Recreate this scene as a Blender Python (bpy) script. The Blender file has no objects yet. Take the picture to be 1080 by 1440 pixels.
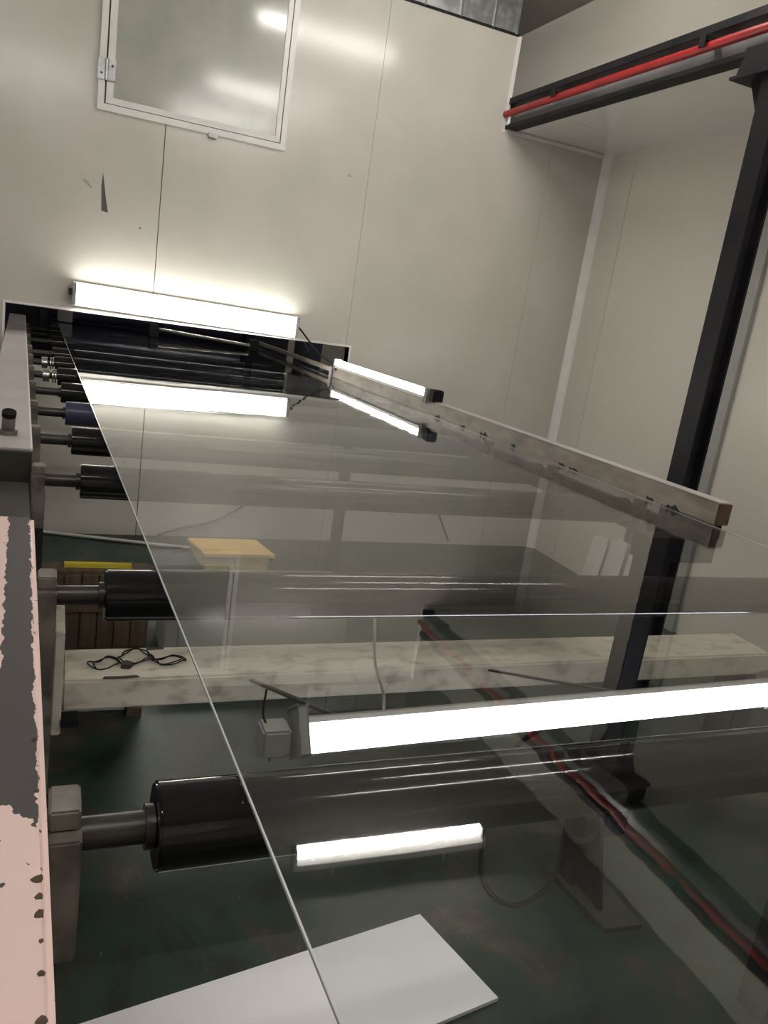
import bpy, bmesh, math, random
from mathutils import Vector, Matrix
random.seed(7)

# ------------------------------------------------------------------ camera, world, exposure
sc = bpy.context.scene
COL = sc.collection
CAM_H = 1.49
cd = bpy.data.cameras.new('camera')
cam = bpy.data.objects.new('camera', cd)
COL.objects.link(cam)
cd.sensor_fit = 'VERTICAL'
cd.sensor_height = 36.0
cd.sensor_width = 27.0
cd.lens = 1114.35 / 1440 * 36.0
cd.clip_start = 0.02
ROT = ((0.91888843, 0.04154361, 0.39232407),
       (-0.36651548, -0.2780737, 0.88788593),
       (0.145981, -0.95966095, -0.24029233))
cam.matrix_world = Matrix(((ROT[0][0], -ROT[0][1], -ROT[0][2], 0.0),
                           (ROT[1][0], -ROT[1][1], -ROT[1][2], 0.0),
                           (ROT[2][0], -ROT[2][1], -ROT[2][2], CAM_H),
                           (0, 0, 0, 1)))
sc.camera = cam
w = bpy.data.worlds.new('world')
sc.world = w
w.use_nodes = True
w.node_tree.nodes['Background'].inputs[0].default_value = (0.75, 0.8, 0.9, 1)
w.node_tree.nodes['Background'].inputs[1].default_value = 0.02
sc.view_settings.view_transform = 'Standard'
sc.view_settings.look = 'None'
sc.view_settings.gamma = 1.0
sc.view_settings.use_curve_mapping = False
sc.view_settings.exposure = 0.0
sc.cycles.transparent_max_bounces = 24
sc.cycles.max_bounces = 8
LAMP_WALL, LAMP_RAIL, LAMP_UNDER, LAMP_CEIL = 29.0, 28.0, 11.0, 88.0

# ------------------------------------------------------------------ materials
def nt(name):
    m = bpy.data.materials.new(name)
    m.use_nodes = True
    return m, m.node_tree.nodes, m.node_tree.links

def mat(name, col, rough=0.5, metal=0.0, col2=None, scale=4.0, lo=0.35, hi=0.7, bump=0.0, bscale=60.0,
        stretch=(1, 1, 1), spec=0.5, detail=5.0):
    m, n, l = nt(name)
    b = n['Principled BSDF']
    b.inputs['Base Color'].default_value = (*col, 1)
    b.inputs['Roughness'].default_value = rough
    b.inputs['Metallic'].default_value = metal
    b.inputs['Specular IOR Level'].default_value = spec
    tc = n.new('ShaderNodeTexCoord')
    mp = n.new('ShaderNodeMapping')
    mp.inputs['Scale'].default_value = stretch
    l.new(tc.outputs['Object'], mp.inputs['Vector'])
    if col2 is not None:
        t = n.new('ShaderNodeTexNoise')
        t.inputs['Scale'].default_value = scale
        t.inputs['Detail'].default_value = detail
        l.new(mp.outputs[0], t.inputs['Vector'])
        r = n.new('ShaderNodeValToRGB')
        r.color_ramp.elements[0].position = lo
        r.color_ramp.elements[0].color = (*col, 1)
        r.color_ramp.elements[1].position = hi
        r.color_ramp.elements[1].color = (*col2, 1)
        l.new(t.outputs['Fac'], r.inputs[0])
        l.new(r.outputs[0], b.inputs['Base Color'])
    if bump > 0:
        t2 = n.new('ShaderNodeTexNoise')
        t2.inputs['Scale'].default_value = bscale
        l.new(mp.outputs[0], t2.inputs['Vector'])
        bp = n.new('ShaderNodeBump')
        bp.inputs['Strength'].default_value = bump
        bp.inputs['Distance'].default_value = 0.002
        l.new(t2.outputs['Fac'], bp.inputs['Height'])
        l.new(bp.outputs[0], b.inputs['Normal'])
    return m

def emit(name, col, s):
    m, n, l = nt(name)
    n.remove(n['Principled BSDF'])
    e = n.new('ShaderNodeEmission')
    e.inputs[0].default_value = (*col, 1)
    e.inputs[1].default_value = s
    l.new(e.outputs[0], n['Material Output'].inputs[0])
    return m

M = {}
M['wall'] = mat('wall_panel_paint', (0.60, 0.565, 0.52), 0.19, col2=(0.50, 0.50, 0.435), scale=1.7, lo=0.35, hi=0.72, bump=0.12, bscale=5, spec=0.4)
M['wallr'] = mat('side_wall_paint', (0.68, 0.655, 0.58), 0.24, col2=(0.63, 0.605, 0.54), scale=1.1, lo=0.3, hi=0.75, bump=0.1, bscale=5, spec=0.4)
M['soffit'] = _so = mat('soffit_gloss_panel', (0.80, 0.79, 0.75), 0.2, col2=(0.76, 0.75, 0.70), scale=2, bump=0.1, bscale=4)
_so.node_tree.nodes['Principled BSDF'].inputs['Coat Weight'].default_value = 1.0
_so.node_tree.nodes['Principled BSDF'].inputs['Coat Roughness'].default_value = 0.12
M['ceil'] = mat('ceiling_paint', (0.30, 0.29, 0.26), 0.6, col2=(0.26, 0.25, 0.23), scale=2)
M['leaf'] = mat('hatch_leaf', (0.44, 0.43, 0.39), 0.13, col2=(0.34, 0.36, 0.31), scale=3.5, lo=0.35, hi=0.65, bump=0.18, bscale=9)
M['white'] = mat('white_aluminium', (0.80, 0.78, 0.75), 0.35, col2=(0.72, 0.70, 0.67), scale=8)
M['seam'] = mat('seam_dark', (0.05, 0.05, 0.045), 0.8)
M['galv'] = mat('galvanised_steel', (0.45, 0.46, 0.46), 0.38, 0.8, col2=(0.30, 0.31, 0.31), scale=14, lo=0.4, hi=0.6)
M['black'] = mat('black_paint', (0.012, 0.012, 0.015), 0.55, col2=(0.022, 0.02, 0.022), scale=6, spec=0.15)
M['web'] = mat('beam_web_paint', (0.26, 0.26, 0.26), 0.28, col2=(0.18, 0.18, 0.19), scale=5)
M['red'] = mat('red_pipe_paint', (0.40, 0.016, 0.018), 0.4, col2=(0.29, 0.013, 0.015), scale=9)
M['rubber'] = mat('roller_rubber', (0.008, 0.008, 0.009), 0.10, col2=(0.014, 0.0135, 0.014), scale=4, stretch=(0.5, 12, 12), lo=0.3, hi=0.7, spec=0.4)
M['rubberblue'] = mat('roller_blue', (0.035, 0.038, 0.075), 0.3, col2=(0.05, 0.052, 0.09), scale=4, stretch=(0.5, 12, 12))
M['shaft'] = mat('shaft_steel', (0.05, 0.047, 0.043), 0.35, 0.4, col2=(0.028, 0.026, 0.024), scale=20)
M['chrome'] = mat('bright_steel', (0.75, 0.74, 0.70), 0.18, 1.0)
M['block'] = mat('bearing_paint', (0.19, 0.175, 0.15), 0.5, col2=(0.08, 0.07, 0.06), scale=22, lo=0.4, hi=0.65)
M['olive'] = mat('olive_frame_paint', (0.045, 0.042, 0.034), 0.5, col2=(0.02, 0.019, 0.016), scale=9)
M['railgrey'] = mat('rail_pinkgrey_paint', (0.50, 0.46, 0.46), 0.42, col2=(0.42, 0.385, 0.38), scale=5)
M['raildirty'] = mat('rail_beige_paint', (0.40, 0.355, 0.30), 0.5, col2=(0.25, 0.21, 0.17), scale=7, stretch=(3, 1, 3), lo=0.4, hi=0.72)
M['rust'] = mat('rust_brown', (0.10, 0.055, 0.03), 0.75, col2=(0.045, 0.028, 0.02), scale=22)
M['chip'] = mat('bare_chip', (0.035, 0.028, 0.026), 0.7)
M['cross'] = mat('crossbeam_paint', (0.58, 0.54, 0.45), 0.5, col2=(0.22, 0.185, 0.14), scale=24, lo=0.50, hi=0.80, stretch=(0.6, 1, 1), detail=8)
M['wood'] = mat('old_wood', (0.13, 0.085, 0.05), 0.7, col2=(0.06, 0.038, 0.024), scale=6, stretch=(6, 1, 0.6))
M['yellow'] = mat('yellow_paint', (0.72, 0.60, 0.05), 0.5, col2=(0.55, 0.43, 0.05), scale=12)
M['ywood'] = mat('yellow_block', (0.80, 0.52, 0.16), 0.6, col2=(0.70, 0.43, 0.12), scale=9)
M['ypale'] = mat('pale_block', (0.72, 0.60, 0.26), 0.6, col2=(0.60, 0.48, 0.19), scale=9, stretch=(1, 1, 5))
M['pvc'] = mat('pvc_grey_white', (0.62, 0.61, 0.57), 0.4, col2=(0.5, 0.49, 0.45), scale=9)
M['board'] = mat('white_board', (0.80, 0.775, 0.755), 0.45, col2=(0.74, 0.715, 0.695), scale=1.6)
M['boxgrey'] = mat('grey_box_paint', (0.36, 0.36, 0.34), 0.5, col2=(0.30, 0.30, 0.28), scale=4)
M['cable'] = mat('black_cable', (0.010, 0.010, 0.011), 0.7, spec=0.15)
M['cablegrey'] = mat('grey_cable', (0.075, 0.072, 0.066), 0.6)
M['dark'] = mat('dark_machine', (0.02, 0.022, 0.032), 0.45, col2=(0.035, 0.038, 0.055), scale=6)
M['navy'] = mat('navy_machine', (0.055, 0.065, 0.12), 0.35, col2=(0.085, 0.09, 0.15), scale=5)
M['lav'] = mat('pale_plate', (0.42, 0.41, 0.44), 0.4, col2=(0.32, 0.31, 0.35), scale=14)
M['tube_wall'] = emit('tube_wall_glow', (1.0, 0.965, 0.89), LAMP_WALL)
M['tube_rail'] = emit('tube_rail_glow', (1.0, 0.97, 0.93), LAMP_RAIL)
M['tube_under'] = emit('tube_under_glow', (0.90, 0.91, 1.0), LAMP_UNDER)
M['tube_ceil'] = emit('tube_ceiling_glow', (1.0, 0.95, 0.885), LAMP_CEIL)

def floor_mat():
    m, n, l = nt('worn_green_floor')
    b = n['Principled BSDF']
    b.inputs['Roughness'].default_value = 0.42
    tc = n.new('ShaderNodeTexCoord')
    t = n.new('ShaderNodeTexNoise'); t.inputs['Scale'].default_value = 3.2; t.inputs['Detail'].default_value = 9; t.inputs['Roughness'].default_value = 0.66
    t.inputs['Distortion'].default_value = 0.9
    l.new(tc.outputs['Object'], t.inputs['Vector'])
    r = n.new('ShaderNodeValToRGB')
    e = r.color_ramp.elements
    e[0].position = 0.30; e[0].color = (0.004, 0.005, 0.0045, 1)
    e[1].position = 0.80; e[1].color = (0.13, 0.115, 0.085, 1)
    for ps, c in ((0.42, (0.006, 0.010, 0.008, 1)), (0.48, (0.008, 0.024, 0.016, 1)), (0.54, (0.010, 0.030, 0.020, 1)), (0.58, (0.028, 0.025, 0.018, 1)), (0.66, (0.062, 0.056, 0.040, 1))):
        a = e.new(ps); a.color = c
    l.new(t.outputs['Fac'], r.inputs[0])
    t2 = n.new('ShaderNodeTexNoise'); t2.inputs['Scale'].default_value = 55; t2.inputs['Detail'].default_value = 3
    l.new(tc.outputs['Object'], t2.inputs['Vector'])
    r2 = n.new('ShaderNodeValToRGB')
    r2.color_ramp.elements[0].position = 0.72; r2.color_ramp.elements[0].color = (0, 0, 0, 1)
    r2.color_ramp.elements[1].position = 0.77; r2.color_ramp.elements[1].color = (1, 1, 1, 1)
    l.new(t2.outputs['Fac'], r2.inputs[0])
    mx = n.new('ShaderNodeMix'); mx.data_type = 'RGBA'
    l.new(r2.outputs[0], mx.inputs[0])
    l.new(r.outputs[0], mx.inputs[6])
    mx.inputs[7].default_value = (0.16, 0.16, 0.14, 1)
    l.new(mx.outputs[2], b.inputs['Base Color'])
    bp = n.new('ShaderNodeBump'); bp.inputs['Strength'].default_value = 0.25; bp.inputs['Distance'].default_value = 0.003
    l.new(t.outputs['Fac'], bp.inputs['Height']); l.new(bp.outputs[0], b.inputs['Normal'])
    return m
M['floor'] = floor_mat()

def sheet_mat():
    # clear plastic: straight-through transmission plus a Fresnel mirror reflection, on both faces of a real slab
    m, n, l = nt('clear_plastic_sheet')
    n.remove(n['Principled BSDF'])
    tr = n.new('ShaderNodeBsdfTransparent'); tr.inputs[0].default_value = (0.965, 0.975, 0.97, 1)
    gl = n.new('ShaderNodeBsdfGlossy'); gl.inputs['Roughness'].default_value = 0.012
    geo = n.new('ShaderNodeNewGeometry')
    ma = n.new('ShaderNodeMix'); ma.data_type = 'FLOAT'
    ma.inputs[2].default_value = 1.55; ma.inputs[3].default_value = 1 / 1.55
    l.new(geo.outputs['Backfacing'], ma.inputs[0])
    fr = n.new('ShaderNodeFresnel')
    l.new(ma.outputs[0], fr.inputs['IOR'])
    mx = n.new('ShaderNodeMixShader')
    l.new(fr.outputs[0], mx.inputs[0]); l.new(tr.outputs[0], mx.inputs[1]); l.new(gl.outputs[0], mx.inputs[2])
    tc = n.new('ShaderNodeTexCoord'); mp = n.new('ShaderNodeMapping'); mp.inputs['Scale'].default_value = (1.2, 9, 1)
    t = n.new('ShaderNodeTexNoise'); t.inputs['Scale'].default_value = 1.0; t.inputs['Detail'].default_value = 2
    bp = n.new('ShaderNodeBump'); bp.inputs['Strength'].default_value = 1.0; bp.inputs['Distance'].default_value = 0.0004
    l.new(tc.outputs['Object'], mp.inputs[0]); l.new(mp.outputs[0], t.inputs['Vector'])
    l.new(t.outputs['Fac'], bp.inputs['Height']); l.new(bp.outputs[0], gl.inputs['Normal'])
    l.new(mx.outputs[0], n['Material Output'].inputs[0])
    return m
M['sheet'] = sheet_mat()
M['sheetedge'] = mat('cut_plastic_edge', (0.58, 0.61, 0.62), 0.15)

def near_beam_mat():
    # pink paint with a big worn-through dark patch along the top and chips near the edge (object space)
    m, n, l = nt('chipped_pink_paint')
    b = n['Principled BSDF']; b.inputs['Roughness'].default_value = 0.42
    tc = n.new('ShaderNodeTexCoord')
    sep = n.new('ShaderNodeSeparateXYZ')
    nz = n.new('ShaderNodeTexNoise'); nz.inputs['Scale'].default_value = 42; nz.inputs['Detail'].default_value = 6
    l.new(tc.outputs['Object'], nz.inputs['Vector'])
    l.new(tc.outputs['Object'], sep.inputs[0])
    def math_(op, a, bb, c=None):
        k = n.new('ShaderNodeMath'); k.operation = op
        for i, v in enumerate((a, bb) if c is None else (a, bb, c)):
            if isinstance(v, (int, float)): k.inputs[i].default_value = v
            else: l.new(v, k.inputs[i])
        return k.outputs[0]
    d = math_('MULTIPLY', math_('SUBTRACT', nz.outputs['Fac'], 0.5), 0.016)
    x = math_('ADD', math_('ADD', sep.outputs[0], math_('MULTIPLY', sep.outputs[1], 0.035)), d)   # distance from the beam's right edge
    y = math_('ADD', sep.outputs[1], math_('MULTIPLY', d, 4.0))
    m1 = math_('LESS_THAN', x, -0.0065)
    m2 = math_('MAXIMUM', math_('GREATER_THAN', x, -0.037), math_('LESS_THAN', y, 0.78))
    m3 = math_('GREATER_THAN', math_('ADD', y, math_('MULTIPLY', x, 1.2)), 0.535)
    mask = math_('MULTIPLY', math_('MULTIPLY', m1, m2), m3)
    c2 = n.new('ShaderNodeTexNoise'); c2.inputs['Scale'].default_value = 75; c2.inputs['Detail'].default_value = 2
    l.new(tc.outputs['Object'], c2.inputs['Vector'])
    chips = math_('MULTIPLY', math_('GREATER_THAN', c2.outputs['Fac'], 0.705), math_('GREATER_THAN', x, -0.05))
    mask = math_('MAXIMUM', mask, chips)
    t = n.new('ShaderNodeTexNoise'); t.inputs['Scale'].default_value = 6
    l.new(tc.outputs['Object'], t.inputs['Vector'])
    r = n.new('ShaderNodeValToRGB')
    r.color_ramp.elements[0].position = 0.3; r.color_ramp.elements[0].color = (0.84, 0.64, 0.60, 1)
    r.color_ramp.elements[1].position = 0.75; r.color_ramp.elements[1].color = (0.80, 0.60, 0.555, 1)
    l.new(t.outputs['Fac'], r.inputs[0])
    mx = n.new('ShaderNodeMix'); mx.data_type = 'RGBA'
    l.new(mask, mx.inputs[0]); l.new(r.outputs[0], mx.inputs[6]); mx.inputs[7].default_value = (0.062, 0.055, 0.058, 1)
    l.new(mx.outputs[2], b.inputs['Base Color'])
    bp = n.new('ShaderNodeBump'); bp.inputs['Strength'].default_value = 0.6; bp.inputs['Distance'].default_value = 0.001; bp.invert = True
    l.new(mask, bp.inputs['Height']); l.new(bp.outputs[0], b.inputs['Normal'])
    return m
M['nearbeam'] = near_beam_mat()

# ------------------------------------------------------------------ geometry helpers
class MB:
    def __init__(self): self.bm = bmesh.new()
    def box(self, x0, x1, y0, y1, z0, z1, bevel=0.0):
        g = bmesh.ops.create_cube(self.bm, size=1.0)
        vs = g['verts']
        for v in vs:
            v.co = Vector(((x0 + x1) / 2 + v.co.x * (x1 - x0), (y0 + y1) / 2 + v.co.y * (y1 - y0), (z0 + z1) / 2 + v.co.z * (z1 - z0)))
        if bevel > 0:
            es = list({e for v in vs for e in v.link_edges})
            bmesh.ops.bevel(self.bm, geom=es, offset=bevel, segments=2, affect='EDGES')
        return self
    def bar(self, p0, p1, wd, ht, bevel=0.0):
        # rectangular bar from p0 to p1 (centre line), wd sideways, ht upwards
        p0 = Vector(p0); p1 = Vector(p1); d = (p1 - p0); L = d.length; d.normalize()
        up = Vector((0, 0, 1)) if abs(d.z) < 0.95 else Vector((0, 1, 0))
        s = d.cross(up).normalized(); u = s.cross(d).normalized()
        g = bmesh.ops.create_cube(self.bm, size=1.0); vs = g['verts']
        for v in vs:
            c = v.co.copy(); v.co = (p0 + p1) / 2 + s * (c.x * wd) + d * (c.y * L) + u * (c.z * ht)
        if bevel > 0:
            es = list({e for v in vs for e in v.link_edges})
            bmesh.ops.bevel(self.bm, geom=es, offset=bevel, segments=2, affect='EDGES')
        return self
    def cyl(self, p0, p1, r, seg=20, r2=None, bevel=0.0):
        p0 = Vector(p0); p1 = Vector(p1); d = p1 - p0; L = d.length
        q = d.to_track_quat('Z', 'Y').to_matrix().to_4x4()
        mt = Matrix.Translation((p0 + p1) / 2) @ q
        bmesh.ops.create_cone(self.bm, cap_ends=True, segments=seg, radius1=r, radius2=r if r2 is None else r2, depth=L, matrix=mt)
        return self
    def tube(self, pts, r, seg=8):
        pts = [Vector(p) for p in pts]
        rings = []
        prev = None
        for i, p in enumerate(pts):
            d = (pts[min(i + 1, len(pts) - 1)] - pts[max(i - 1, 0)]).normalized()
            if prev is None:
                a = d.orthogonal().normalized()
            else:
                a = (prev - d * prev.dot(d)).normalized()
            prev = a
            b2 = d.cross(a)
            rings.append([self.bm.verts.new(p + (a * math.cos(2 * math.pi * k / seg) + b2 * math.sin(2 * math.pi * k / seg)) * r) for k in range(seg)])
        for i in range(len(rings) - 1):
            for k in range(seg):
                self.bm.faces.new((rings[i][k], rings[i][(k + 1) % seg], rings[i + 1][(k + 1) % seg], rings[i + 1][k]))
        self.bm.faces.new(rings[0][::-1]); self.bm.faces.new(rings[-1])
        return self
    def prism(self, poly, axis, a0, a1):
        # poly: 2D points; axis: 'X' (poly in YZ), 'Y' (poly in XZ), 'Z' (poly in XY)
        def P(u, v, a):
            return {'X': (a, u, v), 'Y': (u, a, v), 'Z': (u, v, a)}[axis]
        A = [self.bm.verts.new(P(u, v, a0)) for u, v in poly]
        B = [self.bm.verts.new(P(u, v, a1)) for u, v in poly]
        k = len(poly)
        self.bm.faces.new(A[::-1]); self.bm.faces.new(B)
        for i in range(k): self.bm.faces.new((A[i], A[(i + 1) % k], B[(i + 1) % k], B[i]))
        return self

def smooth_path(ctrl, n=10):
    # Catmull-Rom through the control points
    P = [Vector(c) for c in ctrl]; P = [P[0] * 2 - P[1]] + P + [P[-1] * 2 - P[-2]]
    out = []
    for i in range(1, len(P) - 2):
        a, b, c, d = P[i - 1], P[i], P[i + 1], P[i + 2]
        for k in range(n):
            t = k / n
            out.append(0.5 * ((2 * b) + (c - a) * t + (2 * a - 5 * b + 4 * c - d) * t * t + (3 * b - 3 * c + d - a) * t ** 3))
    out.append(P[-2])
    return out

def build(name, mb, material, parent=None, origin=None, smooth=False):
    """one mesh object; vertices are given in world space and stored relative to the parent (or to origin)"""
    bm = mb.bm
    o0 = Vector(parent['_o']) if parent is not None else (Vector(origin) if origin is not None else None)
    if o0 is None:
        xs = [v.co for v in bm.verts]
        o0 = Vector(((min(v.x for v in xs) + max(v.x for v in xs)) / 2, (min(v.y for v in xs) + max(v.y for v in xs)) / 2, min(v.z for v in xs)))
    for v in bm.verts: v.co -= o0
    bmesh.ops.recalc_face_normals(bm, faces=bm.faces[:])
    me = bpy.data.meshes.new(name); bm.to_mesh(me); bm.free()
    me.materials.append(M[material])
    if smooth:
        for p in me.polygons: p.use_smooth = True
        try:
            me.set_sharp_from_angle(angle=math.radians(40))
        except Exception:
            pass
    ob = bpy.data.objects.new(name, me); COL.objects.link(ob)
    if parent is not None:
        ob.parent = parent
    else:
        ob.location = o0
    ob['_o'] = tuple(o0)
    return ob

def thing(name, loc, label=None, cat=None, group=None, kind=None):
    e = bpy.data.objects.new(name, None); COL.objects.link(e)
    e.empty_display_size = 0.1; e.location = loc; e['_o'] = tuple(loc)
    return tag(e, label, cat, group, kind)

def tag(o, label=None, cat=None, group=None, kind=None):
    if label: o['label'] = label
    if cat: o['category'] = cat
    if group: o['group'] = group
    if kind: o['kind'] = kind
    return o

# machine direction (slightly skewed to the room): sheet edges and rails drift left with depth
ZS = 1.091            # top of the rollers / underside of the sheet
YW = 4.72             # face of the back wall
def xs_left(y): return 0.178 - 0.025 * y
def xs_right(y): return 1.600 - 0.025 * y
def x_rail(y): return 0.030 - 0.035 * y

# ------------------------------------------------------------------ the room
tag(build('floor', MB().box(-3.0, 3.4, -3.5, 9.5, -0.1, 0.0), 'floor', origin=(0, 0, 0)), 'worn dark green painted concrete floor', 'floor', kind='structure')
tag(build('ceiling', MB().box(-3.0, 3.4, -3.5, 9.5, 3.5, 3.6), 'ceil'), 'dim grey ceiling above the partition wall', 'ceiling', kind='structure')
tag(build('wall_left', MB().box(-3.1, -3.0, -3.5, 9.5, 0, 3.5), 'wallr'), 'plain panelled wall on the left outside the picture', 'wall', kind='structure')
tag(build('wall_front', MB().box(-3.0, 3.4, -3.6, -3.5, 0, 3.5), 'wallr'), 'plain panelled wall behind the viewer', 'wall', kind='structure')
tag(build('wall_far', MB().box(-3.0, 3.4, 9.5, 9.6, 0, 3.5), 'wallr'), 'far wall of the dim room beyond the slot', 'wall', kind='structure')

# back wall: sandwich panels with open joints, a slot for the sheet and a notch at the top right
wb = thing('wall_back', (0.5, YW, 0), 'grey-beige sandwich panel partition with a low slot for the sheet', 'wall', kind='structure')
OX0, OX1, OZ0, OZ1 = -0.24, 1.685, 0.972, 1.258
seams = [-3.0, -1.85, -0.68, 0.50, 1.662, 2.865, 3.3]
JOINT = {0.50: 0.0022}
for a, b in zip(seams[:-1], seams[1:]):
    x0, x1 = a + JOINT.get(a, 0.0009), b - JOINT.get(b, 0.0009)
    m = MB()
    def slab(xa, xb, z0, z1):
        if xb - xa > 1e-4 and z1 - z0 > 1e-4: m.box(xa, xb, YW, YW + 0.075, z0, z1)
    top = 3.2
    cuts = sorted({x0, x1, *[c for c in (OX0, OX1, 2.505) if x0 < c < x1]})
    for xa, xb in zip(cuts[:-1], cuts[1:]):
        mid = (xa + xb) / 2
        t = top if mid < 2.505 else 2.70
        if OX0 < mid < OX1:
            slab(xa, xb, 0, OZ0); slab(xa, xb, OZ1, t)
        else:
            slab(xa, xb, 0, t)
    bmesh.ops.remove_doubles(m.bm, verts=m.bm.verts[:], dist=1e-5)
    build('wall_panel', m, 'wall', wb)
m = MB()
for s in seams[1:-1]:
    if OX0 < s < OX1:
        m.box(s - 0.01, s + 0.01, YW + 0.012, YW + 0.07, 0, OZ0 - 0.01); m.box(s - 0.01, s + 0.01, YW + 0.012, YW + 0.07, OZ1 + 0.01, 3.19)
    else:
        m.box(s - 0.01, s + 0.01, YW + 0.012, YW + 0.07, 0, 3.19 if s < 2.5 else 2.68)
build('joint_filler', m, 'seam', wb)
build('edge_channel', MB().box(2.485, 2.512, YW - 0.004, YW + 0.08, 2.69, 3.205), 'white', wb)
build('edge_channel', MB().box(2.485, 3.3, YW - 0.004, YW + 0.003, 2.672, 2.692), 'white', wb)
build('slot_trim', MB().box(OX0, OX1, YW - 0.006, YW + 0.08, OZ1, OZ1 + 0.012), 'white', wb)
build('slot_trim', MB().box(OX0 - 0.012, OX0, YW - 0.006, YW + 0.08, OZ0, OZ1 + 0.012), 'white', wb)
build('slot_trim', MB().box(OX1, OX1 + 0.012, YW - 0.006, YW + 0.08, OZ0, OZ1 + 0.012), 'white', wb)

def wpoly(name, pts, material, th=0.0012):
    build(name, MB().prism(pts, 'Y', YW - th, YW), material, wb)
wpoly('scuff_mark', [(0.198, 1.915), (0.203, 1.985), (0.222, 1.87), (0.238, 1.79), (0.205, 1.795)], 'cablegrey')
wpoly('scuff_mark', [(0.40, 1.742), (0.408, 1.748), (0.411, 1.74), (0.404, 1.734)], 'cablegrey')
wpoly('scuff_mark', [(1.535, 2.235), (1.552, 2.243), (1.556, 2.228), (1.540, 2.223)], 'boxgrey')
wpoly('scuff_mark', [(0.10, 1.94), (0.13, 1.93), (0.155, 1.90), (0.15, 1.895), (0.12, 1.915)], 'boxgrey')

# right side: lower wall, soffit behind the beam, upper wall set back
wr = thing('wall_right', (3.3, 2.0, 0), 'grey-beige panel wall on the right behind the black column', 'wall', kind='structure')
ys = [-3.5, -2.35, -1.2, -0.05, 1.1, 2.25, 3.28, 4.43, YW, 5.9, 7.1, 8.3, 9.5]
for a, b in zip(ys[:-1], ys[1:]):
    build('wall_panel', MB().box(3.3, 3.37, a + 0.002, b - 0.002, 0, 2.70), 'wallr', wr)
build('joint_filler', MB().box(3.31, 3.372, -3.5, 9.5, 0, 2.68), 'ceil', wr)
tag(build('trim_1', MB().prism([(3.3, YW), (3.255, YW), (3.262, YW - 0.012), (3.288, YW - 0.038), (3.3, YW - 0.045)], 'Z', 0, 2.70), 'white'),
    'white coved corner strip where the two panel walls meet', 'trim', kind='structure')
tag(build('wall_strip', MB().box(3.275, 3.3, 3.19, 3.30, 0, 2.70, 0.004), 'boxgrey'), 'blue-grey upright strip on the wall behind the column', 'trim', kind='structure')  # thin grey strip standing on the wall face, full height
so = thing('ceiling_soffit', (2.9, 2, 2.69), 'glossy pale soffit between the black beam and the right wall', 'ceiling', kind='structure')
for a, b in zip([-3.5, -1.0, 1.0, 3.0, 4.25, 6.0], [-1.0, 1.0, 3.0, 4.25, 6.0, 9.5]):
    build('soffit_panel', MB().box(2.586, 3.4, a + 0.002, b - 0.002, 2.700, 2.75), 'soffit', so)
tag(build('wall_upper', MB().box(2.93, 3.0, -3.5, 9.5, 2.75, 3.5), 'wallr'), 'upper beige wall face above the black beam', 'wall', kind='structure')

# hatch high in the back wall
dr = thing('door_1', (0.65, YW, 2.285), 'grey hatch door in a white aluminium frame high on the wall', 'door', kind='structure')
hx0, hx1, hz0, hz1 = 0.155, 1.145, 2.283, 3.14
y0, y1 = YW - 0.022, YW
build('door_frame', MB().box(hx0, hx0 + 0.032, y0, y1, hz0, hz1).box(hx1 - 0.03, hx1, y0, y1, hz0, hz1)
      .box(hx0 + 0.032, hx1 - 0.03, y0, y1, hz0, hz0 + 0.03).box(hx0 + 0.032, hx1 - 0.03, y0, y1, hz1 - 0.03, hz1), 'white', dr)
build('door_leaf', MB().box(hx0 + 0.07, hx1 - 0.058, YW - 0.014, YW - 0.001, hz0 + 0.06, hz1 - 0.04), 'leaf', dr)
a0, a1, b0, b1 = hx0 + 0.040, hx1 - 0.035, hz0 + 0.034, hz1 - 0.034
build('leaf_edge', MB().box(a0, a0 + 0.034, YW - 0.020, YW - 0.001, b0, b1).box(a1 - 0.026, a1, YW - 0.020, YW - 0.001, b0, b1)
      .box(a0 + 0.034, a1 - 0.026, YW - 0.020, YW - 0.001, b0, b0 + 0.03).box(a0 + 0.034, a1 - 0.026, YW - 0.020, YW - 0.001, b1 - 0.03, b1), 'white', dr)
build('frame_gap', MB().box(hx0 + 0.030, hx0 + 0.042, YW - 0.012, YW - 0.002, hz0 + 0.03, hz1 - 0.03), 'seam', dr)
for hz in (2.42, 2.98):
    h = build('hinge', MB().box(hx0 - 0.008, hx0 + 0.080, YW - 0.030, YW - 0.018, hz, hz + 0.10, 0.003).cyl((hx0 + 0.036, YW - 0.032, hz), (hx0 + 0.036, YW - 0.032, hz + 0.10), 0.009, 12), 'galv', dr)
    build('screw', MB().cyl((hx0 + 0.012, YW - 0.034, hz + 0.03), (hx0 + 0.012, YW - 0.028, hz + 0.03), 0.006, 10).cyl((hx0 + 0.062, YW - 0.034, hz + 0.07), (hx0 + 0.062, YW - 0.028, hz + 0.07), 0.006, 10), 'shaft', h)
build('latch', MB().box(0.72, 0.77, YW - 0.03, YW, hz0 - 0.018, hz0 + 0.006, 0.004), 'galv', dr)

# galvanised duct lying along the top of the partition
du = thing('air_duct', (2.1, YW + 0.1, 3.205), 'galvanised steel air duct lying on top of the partition wall', 'duct')
build('duct_body', MB().box(1.72, 2.47, YW - 0.004, YW + 0.5, 3.207, 3.46, 0.004), 'galv', du)
for xr in (1.86, 2.09, 2.31, 2.465):
    build('duct_rib', MB().box(xr - 0.006, xr + 0.006, YW - 0.016, YW + 0.51, 3.207, 3.465), 'galv' if xr > 2.4 else 'chrome', du)
build('base_angle', MB().box(1.72, 2.49, YW - 0.012, YW + 0.03, 3.2, 3.212), 'black', du)

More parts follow.
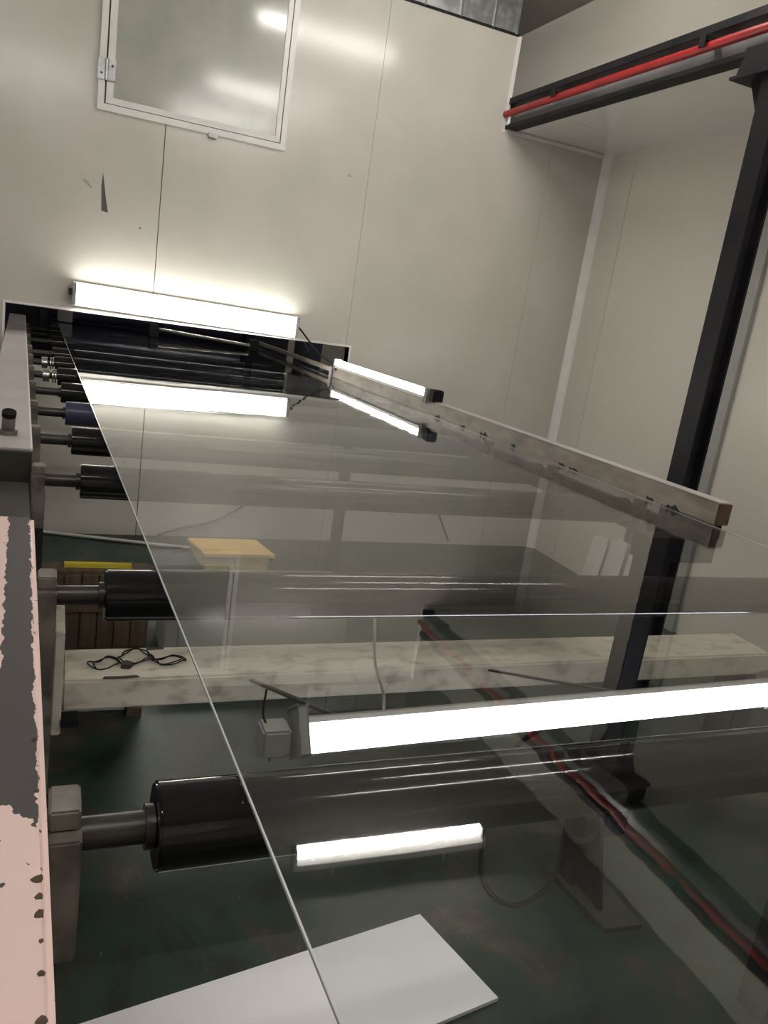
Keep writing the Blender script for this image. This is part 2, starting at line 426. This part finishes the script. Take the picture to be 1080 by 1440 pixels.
# black I-beam with the red pipe, column with bracket
BZ0, BZ1 = 2.692, 2.864
bmn = thing('steel_beam', (2.56, 2.0, BZ0), 'black steel I-beam running along under the upper wall', 'beam')
build('bottom_flange', MB().box(2.505, 2.585, -3.4, 5.4, BZ0, BZ0 + 0.012), 'black', bmn)
build('top_flange', MB().box(2.505, 2.585, -3.4, 5.4, BZ1 - 0.012, BZ1), 'black', bmn)
build('flange_edge', MB().box(2.500, 2.506, -3.4, 5.4, BZ0 - 0.003, BZ0 + 0.018).box(2.500, 2.506, -3.4, 5.4, BZ1 - 0.034, BZ1), 'black', bmn)
build('web', MB().box(2.540, 2.550, -3.4, 5.4, BZ0 + 0.012, BZ1 - 0.012), 'web', bmn)
rp = thing('red_pipe', (2.515, 2.0, 2.762), 'long red painted pipe clipped along the black beam', 'pipe')
build('pipe', MB().cyl((2.488, -3.4, 2.770), (2.488, 4.715, 2.770), 0.019, 18), 'red', rp, smooth=True)
for yc in (4.15, 3.02, 2.05):
    build('pipe_clamp', MB().box(2.458, 2.539, yc - 0.018, yc + 0.018, 2.789, 2.808).box(2.455, 2.461, yc - 0.018, yc + 0.018, 2.763, 2.808), 'black', rp)
CX0, CX1, CY0, CY1 = 2.50, 2.59, 2.575, 2.675
co = thing('steel_column', (2.545, 2.62, 0), 'black steel H-column holding up the beam beside the right wall', 'column')
build('flange', MB().box(CX0, CX0 + 0.010, CY0, CY1, 0.012, 2.60), 'black', co)
build('flange', MB().box(CX1 - 0.010, CX1, CY0, CY1, 0.012, 2.60), 'black', co)
build('web', MB().box(CX0 + 0.010, CX1 - 0.010, (CY0 + CY1) / 2 - 0.005, (CY0 + CY1) / 2 + 0.005, 0.012, 2.60), 'black', co)
build('base_plate', MB().box(CX0 - 0.05, CX1 + 0.05, CY0 - 0.05, CY1 + 0.05, 0.0, 0.012), 'black', co)
build('bracket', MB().box(CX0 - 0.03, CX1 + 0.02, CY0 - 0.14, CY1 + 0.15, 2.60, 2.612)
      .prism([(CY1, 2.60), (CY1 + 0.15, 2.612), (CY1 + 0.13, 2.68), (CY1, 2.68)], 'X', CX0 - 0.002, CX0 + 0.012)
      .prism([(CY1, 2.60), (CY1 + 0.10, 2.60), (CY1, 2.40)], 'X', 2.54, 2.552)
      .box(CX0 - 0.012, CX0 + 0.01, CY0 - 0.14, CY1 + 0.11, 2.612, 2.715)
      .box(CX0, CX1, CY0 - 0.14, CY1 + 0.11, 2.612, 2.68)
      .prism([(CY0, 2.60), (CY0 - 0.10, 2.60), (CY0, 2.40)], 'X', 2.54, 2.552), 'black', co)

# ------------------------------------------------------------------ lamps
def lamp(name, p0, p1, back, tube_mat, label, r=0.015, hw=0.045, hd=0.035, group=None, off=0.045, twin=0.0):
    """batten lamp: tube from p0 to p1; 'back' is the direction from the tube to its housing"""
    p0 = Vector(p0); p1 = Vector(p1); back = Vector(back).normalized()
    d = (p1 - p0).normalized(); s = d.cross(back).normalized()
    t = thing(name, tuple((p0 + p1) / 2 + back * off), label, 'lamp', group)
    def obox(c, L, wd, dp):
        mb = MB(); g = bmesh.ops.create_cube(mb.bm, size=1.0)
        for v in g['verts']:
            q = v.co.copy(); v.co = c + d * (q.x * L) + s * (q.y * wd) + back * (q.z * dp)
        es = list({e for v in g['verts'] for e in v.link_edges})
        bmesh.ops.bevel(mb.bm, geom=es, offset=0.003, segments=1, affect='EDGES')
        return mb
    L = (p1 - p0).length
    build('housing', obox((p0 + p1) / 2 + back * (off - 0.002), L + 0.02, hw, hd), 'white', t)
    for sp in ((-twin, twin) if twin else (0.0,)):
        build('tube', MB().cyl(p0 + d * 0.012 + s * sp, p1 - d * 0.012 + s * sp, r, 16), tube_mat, t, smooth=True)
    for e, sg in ((p0, -1), (p1, 1)):
        build('lamp_holder', obox(e + d * (0.004 * sg) + back * (off * 0.45), 0.018, r * 2.3 + twin * 2, off + r * 2), 'boxgrey', t)
    return t

l1 = lamp('wall_lamp', (0.095, YW - 0.06, 1.352), (1.315, YW - 0.06, 1.333), (0, 1, 0), 'tube_wall', 'bright fluorescent batten lamp on the wall above the slot', r=0.018, hw=0.125, hd=0.025, twin=0.034)
build('bracket', MB().box(0.062, 0.082, YW - 0.075, YW, 1.345, 1.378), 'shaft', l1)
def railx(y): return 1.622 - 0.025 * y
l2 = lamp('rail_lamp', (railx(4.36) - 0.012, 4.36, 1.180), (railx(3.17) - 0.012, 3.17, 1.182), (0, 0, -1), 'tube_rail', 'bright fluorescent lamp lying on top of the right-hand rail', r=0.018, hw=0.034, hd=0.008, off=0.0225)
build('end_socket', MB().box(railx(3.13) - 0.03, railx(3.13) + 0.02, 3.09, 3.14, 1.152, 1.205, 0.004), 'cable', l2)
l3 = lamp('inspection_lamp', (0.425, 1.163, 0.758), (1.60, 1.207, 0.758), (0, 0.62, 0.8), 'tube_under', 'bright white tube lamp slung underneath the clear sheet', r=0.024, hw=0.046, hd=0.012, off=0.034)
build('end_box', MB().box(0.352, 0.402, 1.15, 1.20, 0.735, 0.785, 0.004), 'boxgrey', l3)
for xb in (0.50, 1.20):
    build('bracket_arm', MB().bar((xb, 1.21, 0.775), (xb, 1.795, 0.545), 0.012, 0.006), 'shaft', l3)
CE = [((1.22, 3.21, 3.36), (2.28, 3.19, 3.36), 'ceiling batten lamp in front of the partition wall'),
      ((1.25, 1.0, 3.36), (2.45, 1.0, 3.36), 'ceiling batten lamp above the right side of the sheet'),
      ((1.1, -0.55, 3.36), (2.3, -0.55, 3.36), 'ceiling batten lamp behind the viewer on the right'),
      ((-1.0, -0.25, 3.36), (0.2, -0.25, 3.36), 'ceiling batten lamp behind the viewer over the pink beam'),
      ((0.5, 7.2, 3.36), (1.7, 7.2, 3.36), 'added ceiling batten lamp brightening the room beyond the partition'),  # added lamp, never in view; lifts the dark inside of the slot
      ((-1.5, 2.4, 3.36), (-0.5, 2.4, 3.36), 'added unseen ceiling batten lamp brightening the left side of the room')]  # added fill lamp out of view; brightens the back wall's upper left
for p0, p1, lb in CE:
    t = lamp('ceiling_lamp', p0, p1, (0, 0, 1), 'tube_ceil', lb, r=0.02, hw=0.07, group='ceiling batten lamps')
    for f in (0.2, 0.8):
        q = Vector(p0).lerp(Vector(p1), f)
        build('stem', MB().cyl((q.x, q.y, 3.415), (q.x, q.y, 3.5), 0.006, 8), 'white', t)

tag(build('lamp_cable', MB().tube(smooth_path([(1.322, 4.655, 1.345), (1.352, 4.65, 1.318), (1.42, 4.60, 1.24), (1.47, 4.50, 1.185), (railx(4.40) - 0.01, 4.40, 1.165)]), 0.005), 'cable', smooth=True),
    'thin black cable from the wall lamp down to the rail lamp', 'cable')

# ------------------------------------------------------------------ rollers
RL = 1.445
def roller_meshes():
    pass
ROLL_Y = [0.581, 1.096, 1.747, 2.179, 2.60, 3.034, 3.48, 3.92, 4.34, 5.02, 5.42, 5.82]
ROLL_LABEL = ['black guide roller nearest the viewer under the sheet, before the under-sheet lamp',
              'black guide roller second from the viewer, level with the yellow blocks',
              'black guide roller third from the viewer, at the end of the grey rail',
              'black guide roller fourth from the viewer, beside the bolt on the rail',
              'blue-grey guide roller, fifth from the viewer under the sheet',
              'dark guide roller sixth from the viewer under the sheet',
              'dark guide roller seventh from the viewer with a bright steel coupling',
              'dark guide roller eighth from the viewer with a bright steel coupling',
              'dark guide roller just in front of the wall slot',
              'dark guide roller just behind the wall slot',
              'dark guide roller second behind the wall slot',
              'dark guide roller farthest away behind the wall slot']
R = 0.0362
proto = {}
def add_shared(key, name, mk, material, parent, smooth=False):
    if key not in proto:
        parent_o = tuple(parent['_o']); parent['_o'] = (0, 0, 0)
        ob = build(name, mk(), material, parent, smooth=smooth); parent['_o'] = parent_o
        proto[key] = ob.data
        return ob
    ob = bpy.data.objects.new(name, proto[key]); COL.objects.link(ob); ob.parent = parent
    return ob
def body_mb():
    m = MB(); m.cyl((0, 0, 0), (RL, 0, 0), R, 48)
    es = [e for e in m.bm.edges if len(e.link_faces) == 2 and any(len(f.verts) > 4 for f in e.link_faces)]
    bmesh.ops.bevel(m.bm, geom=es, offset=0.002, segments=2, affect='EDGES')
    return m
def block_mb(s):
    m = MB()
    m.box(s * 0.0 - 0.013, s * 0.0 + 0.013, -0.026, 0.026, -0.10, 0.012, 0.002)
    m.box(-0.012, 0.012, -0.012, 0.026, 0.012, 0.030, 0.002)
    return m
for i, (yr, lb) in enumerate(zip(ROLL_Y, ROLL_LABEL)):
    xl = xs_left(yr) - 0.070
    t = thing('guide_roller', (xl, yr, ZS - R - 0.0004), lb, 'roller', 'guide rollers under the clear sheet')
    add_shared('body_blue' if i == 4 else 'body', 'roller_body', body_mb, 'rubberblue' if i == 4 else 'rubber', t, True)
    gap = xl - x_rail(yr)                    # from rail face to roller end
    gk = round(gap, 3)
    add_shared(('shaft', gk), 'shaft', lambda: MB().cyl((-gap + 0.01, 0, 0), (0.0, 0, 0), 0.0135, 24), 'shaft', t, True)
    add_shared('collar', 'collar', lambda: MB().cyl((-0.008, 0, 0), (-0.001, 0, 0), 0.0185, 24), 'chrome' if i in (6, 7) else 'shaft', t, True) if i not in (6, 7) else \
        add_shared('coupling', 'coupling', lambda: MB().cyl((-0.055, 0, 0), (-0.030, 0, 0), 0.026, 24).cyl((-0.020, 0, 0), (-0.014, 0, 0), 0.028, 24).cyl((-0.010, 0, 0), (-0.004, 0, 0), 0.028, 24), 'chrome', t, True)
    o = add_shared('block', 'bearing_block', lambda: block_mb(1), 'block', t)
    o.location = (-gap + 0.014, 0, 0)
    # right end: shaft and bearing on the far side
    o = add_shared('shaft_r', 'shaft', lambda: MB().cyl((RL, 0, 0), (RL + 0.055, 0, 0), 0.0135, 24), 'shaft', t, True)
    o = add_shared('block', 'bearing_block', lambda: block_mb(1), 'block', t)
    o.location = (RL + 0.055, 0, 0)

# ------------------------------------------------------------------ the clear sheet
YA, YB, TH = -0.55, 6.35, 0.0025
m = MB()
nseg = 60
lo, hi = [], []
for k in range(nseg + 1):
    y = YA + (YB - YA) * k / nseg
    lo.append((m.bm.verts.new((xs_left(y), y, ZS)), m.bm.verts.new((xs_right(y), y, ZS))))
    hi.append((m.bm.verts.new((xs_left(y), y, ZS + TH)), m.bm.verts.new((xs_right(y), y, ZS + TH))))
for k in range(nseg):
    m.bm.faces.new((hi[k][0], hi[k][1], hi[k + 1][1], hi[k + 1][0]))
    m.bm.faces.new((lo[k][0], lo[k + 1][0], lo[k + 1][1], lo[k][1]))
sh = thing('plastic_sheet', (0.85, 2.0, ZS), 'clear glossy plastic sheet running over the rollers into the slot', 'sheet')
build('web', m, 'sheet', sh)
for fx in (xs_left, xs_right):
    sgn = -1 if fx is xs_left else 1
    m = MB(); m.bar((fx(YA) + sgn * 0.001, YA, ZS + TH / 2), (fx(YB) + sgn * 0.001, YB, ZS + TH / 2), 0.0016, TH + 0.0004)
    build('cut_edge', m, 'sheetedge', sh)

# ------------------------------------------------------------------ left frame
# far rail: top face pinkish grey, dark olive end towards the viewer
ZR = 1.108
r1 = thing('side_rail', (-0.15, 4.0, 0.99), 'pinkish grey side rail on the left running into the slot', 'rail')
def rail_poly(ya, yb, wl_a, wl_b):
    return [(x_rail(ya), ya), (x_rail(yb), yb), (x_rail(yb) - wl_b, yb), (x_rail(ya) - wl_a, ya)]
build('rail_body', MB().prism(rail_poly(1.79, 6.35, 0.10, 0.10), 'Z', 0.985, ZR), 'railgrey', r1)
build('end_plate', MB().prism([(x_rail(1.79) + 0.001, 1.79), (x_rail(1.79) - 0.18, 1.79), (x_rail(1.79) - 0.18, 1.775), (x_rail(1.79) + 0.001, 1.775)], 'Z', 0.96, ZR - 0.004), 'olive', r1)
build('edge_strip', MB().bar((x_rail(1.79), 1.79, ZR - 0.001), (x_rail(6.35), 6.35, ZR - 0.001), 0.004, 0.004), 'white', r1)
bt = build('bolt', MB().cyl((-0.085, 1.93, ZR), (-0.085, 1.93, ZR + 0.010), 0.020, 16).cyl((-0.085, 1.93, ZR + 0.010), (-0.083, 1.915, ZR + 0.045), 0.014, 16), 'block', r1, smooth=True)
build('bolt_end', MB().cyl((-0.083, 1.915, ZR + 0.0445), (-0.0825, 1.911, ZR + 0.055), 0.0148, 16), 'cable', bt, smooth=True)
build('rail_post', MB().box(-0.16, x_rail(1.86) + 0.032, 1.80, 1.93, 0.0, 0.985, 0.003), 'olive', r1)
build('rail_post', MB().box(-0.22, -0.13, 4.3, 4.4, 0.0, 0.985, 0.003), 'olive', r1)
# thin dark rail on the outside of the far rail
r2 = thing('cable_tray', (-0.28, 3.2, 0.95), 'narrow dark channel beside the left rail near the wall', 'channel')
build('tray', MB().bar((-0.21, 2.3, 0.99), (-0.36, 6.6, 0.99), 0.05, 0.06).bar((-0.235, 2.3, 1.03), (-0.385, 6.6, 1.03), 0.006, 0.03), 'dark', r2)
for yy in (2.7, 3.2, 3.7, 4.2):
    build('tray_clip', MB().box(-0.22 - 0.035 * (yy - 2.3) - 0.02, -0.22 - 0.035 * (yy - 2.3) + 0.03, yy, yy + 0.03, 1.015, 1.035), 'galv', r2)

# near beam: chipped pink paint
nb = thing('frame_beam', (0, 0, 0.95), 'chipped pink painted frame beam at the lower left with a worn dark patch', 'beam')
poly = [(x_rail(-0.7), -0.7), (x_rail(1.335), 1.335), (x_rail(1.335) - 0.30, 1.335), (x_rail(-0.7) - 0.30, -0.7)]
m = MB().prism(poly, 'Z', 0.95, 1.095)
es = [e for e in m.bm.edges if all(abs(v.co.z - 1.095) < 1e-4 for v in e.verts)]
bmesh.ops.bevel(m.bm, geom=es, offset=0.006, segments=3, affect='EDGES')
nbody = build('beam_body', m, 'nearbeam', nb)
nbody.data.transform(Matrix.Translation((0.030, 0, 0)).inverted()); nbody.location = (0.030, 0, 0)
build('joint_block', MB().prism([(x_rail(1.34) - 0.002, 1.34), (x_rail(1.75) - 0.004, 1.75), (-0.30, 1.75), (-0.30, 1.34)], 'Z', 0.90, 1.045), 'olive', nb)
build('beam_post', MB().box(-0.12, -0.03, 1.62, 1.76, 0.0, 0.90, 0.003), 'olive', nb)
build('beam_post', MB().box(-0.22, -0.04, 0.2, 0.3, 0.0, 0.951, 0.003), 'olive', nb)

rnd = random.Random(3)
for cy, L in ((0.66, 0.012), (0.585, 0.008), (0.485, 0.016), (0.468, 0.010), (0.452, 0.014), (0.43, 0.006), (0.405, 0.008), (0.372, 0.014), (0.35, 0.01)):
    L *= 0.6; wdt = L * 0.42
    cx = x_rail(cy) - 0.0065 - wdt * 0.3
    pts = [(cx + wdt * math.cos(a) * (0.6 + 0.6 * rnd.random()), cy + L / 2 * math.sin(a) * (0.6 + 0.6 * rnd.random())) for a in [2 * math.pi * k / 8 for k in range(8)]]
    build('paint_chip', MB().prism(pts, 'Z', 1.0945, 1.0956), 'rust', nb)

# ------------------------------------------------------------------ right rail
rr = thing('side_rail', (1.58, 3.0, 1.09), 'beige chipped side rail on the right with a rusty cut end', 'rail')
rc = lambda y: 1.600 - 0.025 * y + 0.026
build('rail_body', MB().bar((rc(1.475), 1.475, 1.1235), (rc(4.42), 4.42, 1.1235), 0.046, 0.058, 0.003), 'raildirty', rr)
build('rail_top', MB().bar((rc(1.478), 1.478, 1.1535), (rc(4.42), 4.42, 1.1535), 0.044, 0.0025), 'railgrey', rr)
build('cut_end', MB().bar((rc(1.4745), 1.4735, 1.1235), (rc(1.476), 1.4765, 1.1235), 0.043, 0.055), 'rust', rr)
for yy, L in ((1.60, 0.05), (1.70, 0.03), (2.05, 0.05), (2.12, 0.035), (2.42, 0.03), (2.62, 0.06), (2.80, 0.04), (3.02, 0.05)):
    jit = lambda v: v * (0.6 + 0.7 * random.random())
    pts = [(yy, 1.0955), (yy + L, 1.0955), (yy + L * 0.9, 1.0955 + jit(0.010)), (yy + L * 0.6, 1.0955 + jit(0.006)), (yy + L * 0.35, 1.0955 + jit(0.013)), (yy + L * 0.1, 1.0955 + jit(0.007))]
    build('paint_chip', MB().prism(pts, 'X', rc(yy) - 0.0248, rc(yy) - 0.0205), 'chip', rr)
build('extension_bar', MB().bar((rc(4.40), 4.40, 1.130), (rc(6.35), 6.35, 1.128), 0.022, 0.024), 'raildirty', rr)
build('coupling_plate', MB().box(rc(4.4) - 0.035, rc(4.4) + 0.03, 4.40, 4.44, 1.06, 1.15), 'lav', rr)
# posts of the rail, the near one with a foot plate
build('rail_post', MB().box(1.405, 1.468, 1.50, 1.56, 0.012, 1.0, 0.003), 'black', rr)
build('post_head', MB().box(1.395, 1.615, 1.495, 1.565, 0.985, 1.05, 0.003).box(1.572, 1.615, 1.495, 1.565, 1.05, 1.0945), 'black', rr)
build('foot_plate', MB().prism([(1.38, 1.60), (1.405, 1.34), (1.52, 1.33), (1.53, 1.60)], 'Z', 0.0, 0.014), 'olive', rr)
build('post_gusset', MB().prism([(1.50, 0.014), (1.40, 0.014), (1.50, 0.32)], 'X', 1.43, 1.442), 'black', rr)
build('rail_post', MB().box(rc(4.1) - 0.0, rc(4.1) + 0.05, 4.10, 4.16, 0.0, 0.99, 0.003), 'olive', rr)
build('bearing_bar', MB().bar((rc(1.72) + 0.018, 1.72, 1.02), (rc(6.35) + 0.018, 6.35, 1.02), 0.03, 0.07), 'olive', rr)
n2 = thing('bearing_rail', (1.66, 0.4, 0.9), 'lower steel beam carrying the right ends of the nearest rollers', 'beam')
build('beam_body', MB().bar((1.665, -0.6, 0.975), (1.630, 1.20, 0.975), 0.06, 0.10, 0.004), 'railgrey', n2)
build('beam_post', MB().box(1.60, 1.68, -0.4, -0.3, 0, 0.93), 'olive', n2)
build('beam_post', MB().box(1.61, 1.67, 1.0, 1.08, 0, 0.93), 'olive', n2)

# ------------------------------------------------------------------ cross beam of the base frame
cb = thing('cross_beam', (1.0, 1.88, 0.48), 'beige cross beam of the base frame beneath the sheet, littered with scraps', 'beam')
build('beam_body', MB().box(0.052, 2.32, 1.80, 1.975, 0.482, 0.56, 0.006), 'cross', cb)
pl = build('end_flange', MB().box(0.030, 0.052, 1.765, 2.0, 0.44, 0.70, 0.003), 'cross', cb)
build('back_flange', MB().box(0.004, 0.030, 1.74, 2.02, 0.30, 0.72, 0.003), 'block', cb)
for yy in (1.80, 1.90):
    build('slot', MB().box(0.0525, 0.0535, yy, yy + 0.045, 0.605, 0.620), 'cable', pl)
build('beam_foot', MB().box(0.052, 0.09, 1.76, 1.80, 0.462, 0.482), 'cable', cb)
build('beam_post', MB().box(-0.055, 0.004, 1.72, 2.02, 0.0, 0.70, 0.004), 'olive', cb)
build('beam_post', MB().box(2.26, 2.34, 1.83, 1.95, 0.0, 0.482, 0.004), 'olive', cb)

def squiggle(cx, cy, z, rx, ry, seed, loops=2.3, r=0.0017):
    rnd = random.Random(seed); pts = []
    k = int(loops * 9)
    for i in range(k):
        a = 2 * math.pi * i / 9; f = 0.65 + 0.4 * rnd.random()
        pts.append((cx + rx * f * math.cos(a), cy + ry * f * math.sin(a) + 0.01 * rnd.random(), z + r + 0.0035 * (i % 3)))
    return MB().tube(smooth_path(pts, 5), r, 6)
tag(build('wire_scrap', squiggle(0.222, 1.905, 0.56, 0.048, 0.045, 1), 'cable', smooth=True), 'round tangle of black wire lying on the cross beam', 'wire', 'scraps on the cross beam')
tag(build('wire_scrap', squiggle(0.150, 1.872, 0.56, 0.040, 0.030, 5, 1.8), 'cable', smooth=True), 'loose loop of black wire at the left end of the cross beam', 'wire', 'scraps on the cross beam')
tag(build('wire_scrap', squiggle(0.305, 1.880, 0.56, 0.050, 0.022, 9, 2.0), 'cable', smooth=True), 'flat coil of black wire closest to the sheet edge on the cross beam', 'wire', 'scraps on the cross beam')
tag(build('tape_scrap', MB().prism([(0.14, 1.803), (0.19, 1.802), (0.225, 1.806), (0.218, 1.815), (0.18, 1.811), (0.145, 1.813)], 'Z', 0.5605, 0.5625), 'chip'), 'dark strip of torn tape on the front edge of the cross beam', 'scrap', 'scraps on the cross beam')
tag(build('tape_scrap', MB().prism([(0.255, 1.955), (0.30, 1.958), (0.30, 1.967), (0.256, 1.964)], 'Z', 0.5605, 0.5625), 'chip'), 'small dark bit of tape at the back of the cross beam', 'scrap', 'scraps on the cross beam')
tag(build('swarf_lump', MB().prism([(0.185, 1.855), (0.205, 1.850), (0.215, 1.865), (0.200, 1.878), (0.188, 1.87)], 'Z', 0.5605, 0.572), 'chip'), 'small dark lump of debris between the wire scraps', 'scrap', 'scraps on the cross beam')

# ------------------------------------------------------------------ things on the floor under the line
cr = thing('wooden_crate', (0.17, 2.75, 0), 'brown plank crate standing on the floor beside the left frame', 'crate')
for k in range(6):
    x0 = 0.012 + k * 0.054
    build('plank', MB().box(x0, x0 + 0.05, 2.60, 2.618, 0.26 + 0.01 * random.random(), 0.520 + 0.012 * random.random(), 0.002), 'wood', cr)
build('crate_body', MB().box(0.0, 0.34, 2.618, 2.70, 0.03, 0.535), 'wood', cr)
build('rail', MB().box(0.0, 0.345, 2.592, 2.602, 0.40, 0.44), 'wood', cr)
for xr in (0.0, 0.29):
    build('runner', MB().box(xr, xr + 0.05, 2.60, 2.70, 0.0, 0.03), 'wood', cr)
tag(build('yellow_bar', MB().bar((0.065, 2.66, 0.5415), (0.275, 2.655, 0.5415), 0.022, 0.012, 0.002), 'yellow'), 'yellow painted bar lying on top of the brown crate', 'bar')
tag(build('machine_box', MB().box(0.46, 1.25, 3.05, 3.30, 0.0, 0.30, 0.006).box(0.52, 1.19, 3.042, 3.05, 0.05, 0.25), 'boxgrey'), 'plain grey steel box on the floor behind the cross beam', 'box')
tag(build('pipe_rod', MB().cyl((-0.02, 4.70, 0.0105), (0.86, 4.44, 0.0105), 0.010, 12), 'pvc', smooth=True), 'slim pale plastic pipe lying across toward the yellow blocks', 'pipe')
yb = thing('yellow_block_stack', (0.98, 4.25, 0), 'stack of yellow slabs on the floor behind the second roller', 'stack')
def slabp(x0, x1, yA, yB, z0, z1, sk): return MB().prism([(x0, yA), (x1, yA), (x1 - sk, yB), (x0 - sk, yB)], 'Z', z0, z1)
build('slab', slabp(0.815, 1.165, 4.13, 4.38, 0.0, 0.022, 0.03), 'ypale', yb)
build('slab', slabp(0.795, 1.180, 4.15, 4.40, 0.0235, 0.045, 0.03), 'ypale', yb)
build('slab', slabp(0.80, 1.172, 4.14, 4.39, 0.0465, 0.078, 0.03), 'ypale', yb)
build('slab', slabp(0.80, 1.195, 4.11, 4.39, 0.0795, 0.098, 0.05), 'ywood', yb)
# white board on the floor
tag(build('white_board', MB().prism([(-0.32, 1.302), (0.932, 1.496), (1.006, 1.215), (-0.246, 1.016)], 'Z', 0.004, 0.014), 'board'), 'smooth white board lying flat on the floor at the bottom of the view', 'board')
# cables on the floor by the post
tag(build('floor_cable', MB().tube(smooth_path([(1.42, 1.72, 0.42), (1.30, 1.78, 0.25), (1.20, 1.66, 0.03), (1.165, 1.53, 0.008), (1.23, 1.475, 0.008), (1.36, 1.52, 0.05), (1.43, 1.60, 0.22), (1.46, 1.58, 0.38)], 12), 0.007), 'cable', smooth=True),
    'black cable looping down onto the floor beside the rail post', 'cable')
ring = [(1.49 + 0.06 * math.cos(a), 1.48, 0.25 + 0.07 * math.sin(a)) for a in [2 * math.pi * k / 24 for k in range(25)]]
build('handwheel', MB().tube([(x - 0.10, y, z) for x, y, z in ring], 0.009, 8), 'cable', rr, smooth=True)
build('valve_body', MB().box(1.47, 1.56, 1.50, 1.58, 0.16, 0.40, 0.006), 'dark', rr)
build('stem', MB().cyl((1.39, 1.48, 0.25), (1.47, 1.53, 0.25), 0.008, 10), 'shaft', rr)
# cord hanging by the under-sheet lamp
build('hanging_cord', MB().tube(smooth_path([(0.545, 1.22, 1.02), (0.556, 1.20, 0.89), (0.578, 1.19, 0.83), (0.583, 1.185, 0.79)], 6), 0.003, 6), 'pvc', l3, smooth=True)
build('hanging_wire', MB().tube(smooth_path([(0.362, 1.20, 0.84), (0.358, 1.19, 0.80), (0.366, 1.18, 0.775), (0.37, 1.16, 0.725)], 6), 0.002, 6), 'cable', l3, smooth=True)
tag(build('wall_cable', MB().tube(smooth_path([(1.16, YW - 0.01, 0.24), (1.10, YW - 0.01, 0.195), (0.95, YW - 0.02, 0.11), (0.75, YW - 0.03, 0.06), (0.62, YW - 0.05, 0.02)]), 0.008), 'cablegrey', smooth=True), 'grey cable drooping along the foot of the back wall', 'cable')
tag(build('wall_cable', MB().tube([(2.44, YW - 0.008, 0.40), (2.50, YW - 0.008, 0.205), (2.60, YW - 0.010, 0.03)], 0.006), 'cablegrey', smooth=True), 'thin slanting cable low on the back wall near the corner', 'cable')
# white panels leaning on the right wall
lp = [(3.95, 0.30), (3.86, 0.335), (3.77, 0.33), (3.68, 0.37), (3.58, 0.36), (3.49, 0.43)]
lbl = ['farthest', 'second farthest', 'third', 'fourth', 'fifth', 'nearest']
for (yy, h), q, xo in zip(lp, lbl, (0.0, 0.03, 0.0, 0.03, 0.0, 0.03)):
    m = MB()
    A = [(3.245 - xo, yy, 0.0), (3.245 - xo, yy + 0.085, 0.0), (3.284 - xo, yy + 0.085, h), (3.284 - xo, yy, h)]
    B = [(p[0] + 0.012, p[1], p[2]) for p in A]
    va = [m.bm.verts.new(p) for p in A]; vb = [m.bm.verts.new(p) for p in B]
    m.bm.faces.new(va); m.bm.faces.new(vb[::-1])
    for k in range(4): m.bm.faces.new((va[k], va[(k + 1) % 4], vb[(k + 1) % 4], vb[k]))
    tag(build('panel_offcut', m, 'white'), 'narrow white panel strip leaning on the right wall, %s of the row' % q, 'panel', 'panel offcuts on the right wall')

# ------------------------------------------------------------------ inside the slot: the pull unit beyond the wall
pu2 = thing('pull_unit', (0.7, 6.9, 0.0), 'dark navy pull unit of the line seen through the wall slot', 'machine')
build('cabinet', MB().box(-0.5, 1.9, 6.9, 7.8, 0.0, 1.6, 0.01), 'navy', pu2)
build('press_roll', MB().cyl((-0.02, 6.55, 1.175), (1.40, 6.55, 1.175), 0.075, 32), 'navy', pu2, smooth=True)
build('press_roll', MB().cyl((-0.02, 6.55, 1.012), (1.40, 6.55, 1.012), 0.075, 32), 'navy', pu2, smooth=True)
for xx in (-0.10, 1.42):
    build('side_plate', MB().box(xx, xx + 0.06, 6.40, 6.95, 0.0, 1.5, 0.004), 'dark', pu2)
build('clamp', MB().box(0.02, 0.12, 6.25, 6.35, 1.10, 1.19, 0.004), 'lav', pu2)
sb = thing('guide_bar', (1.05, 5.9, 1.1), 'bright steel guide bar across the sheet inside the slot', 'bar')
build('bar', MB().cyl((0.66, 5.95, 1.150), (1.33, 5.80, 1.122), 0.012, 14), 'chrome', sb, smooth=True)
build('bar_mount', MB().box(1.31, 1.37, 5.76, 5.86, 1.094, 1.17, 0.004), 'dark', sb)
build('bar_mount', MB().box(0.62, 0.68, 5.9, 6.0, 1.096, 1.18, 0.004), 'dark', sb)
gp = thing('guard_post', (1.5, 5.6, 0), 'dark upright machine post inside the right end of the slot', 'post')
build('post', MB().box(1.62, 1.78, 5.55, 5.72, 0.0, 1.22, 0.004), 'navy', gp)
build('post_cap', MB().box(1.60, 1.80, 5.53, 5.74, 1.22, 1.40), 'lav', gp)
build('strut', MB().bar((1.66, 5.5, 1.16), (1.50, 5.2, 1.30), 0.01, 0.012), 'lav', gp)
gp2 = thing('guard_post', (1.85, 5.3, 0), 'grey machine post nearest the right edge of the slot', 'post')
build('post', MB().box(1.78, 1.88, 5.0, 5.1, 0.0, 1.5, 0.004), 'boxgrey', gp2)
build('box', MB().box(1.55, 1.76, 5.02, 5.2, 0.80, 1.06, 0.004), 'dark', gp2)
tag(build('floor_duct', MB().box(0.3, 1.3, 5.35, 5.5, 0.90, 0.93), 'lav'), 'pale flat strip below the sheet inside the slot', 'strip')

for o in bpy.data.objects:
    if '_o' in o: del o['_o']
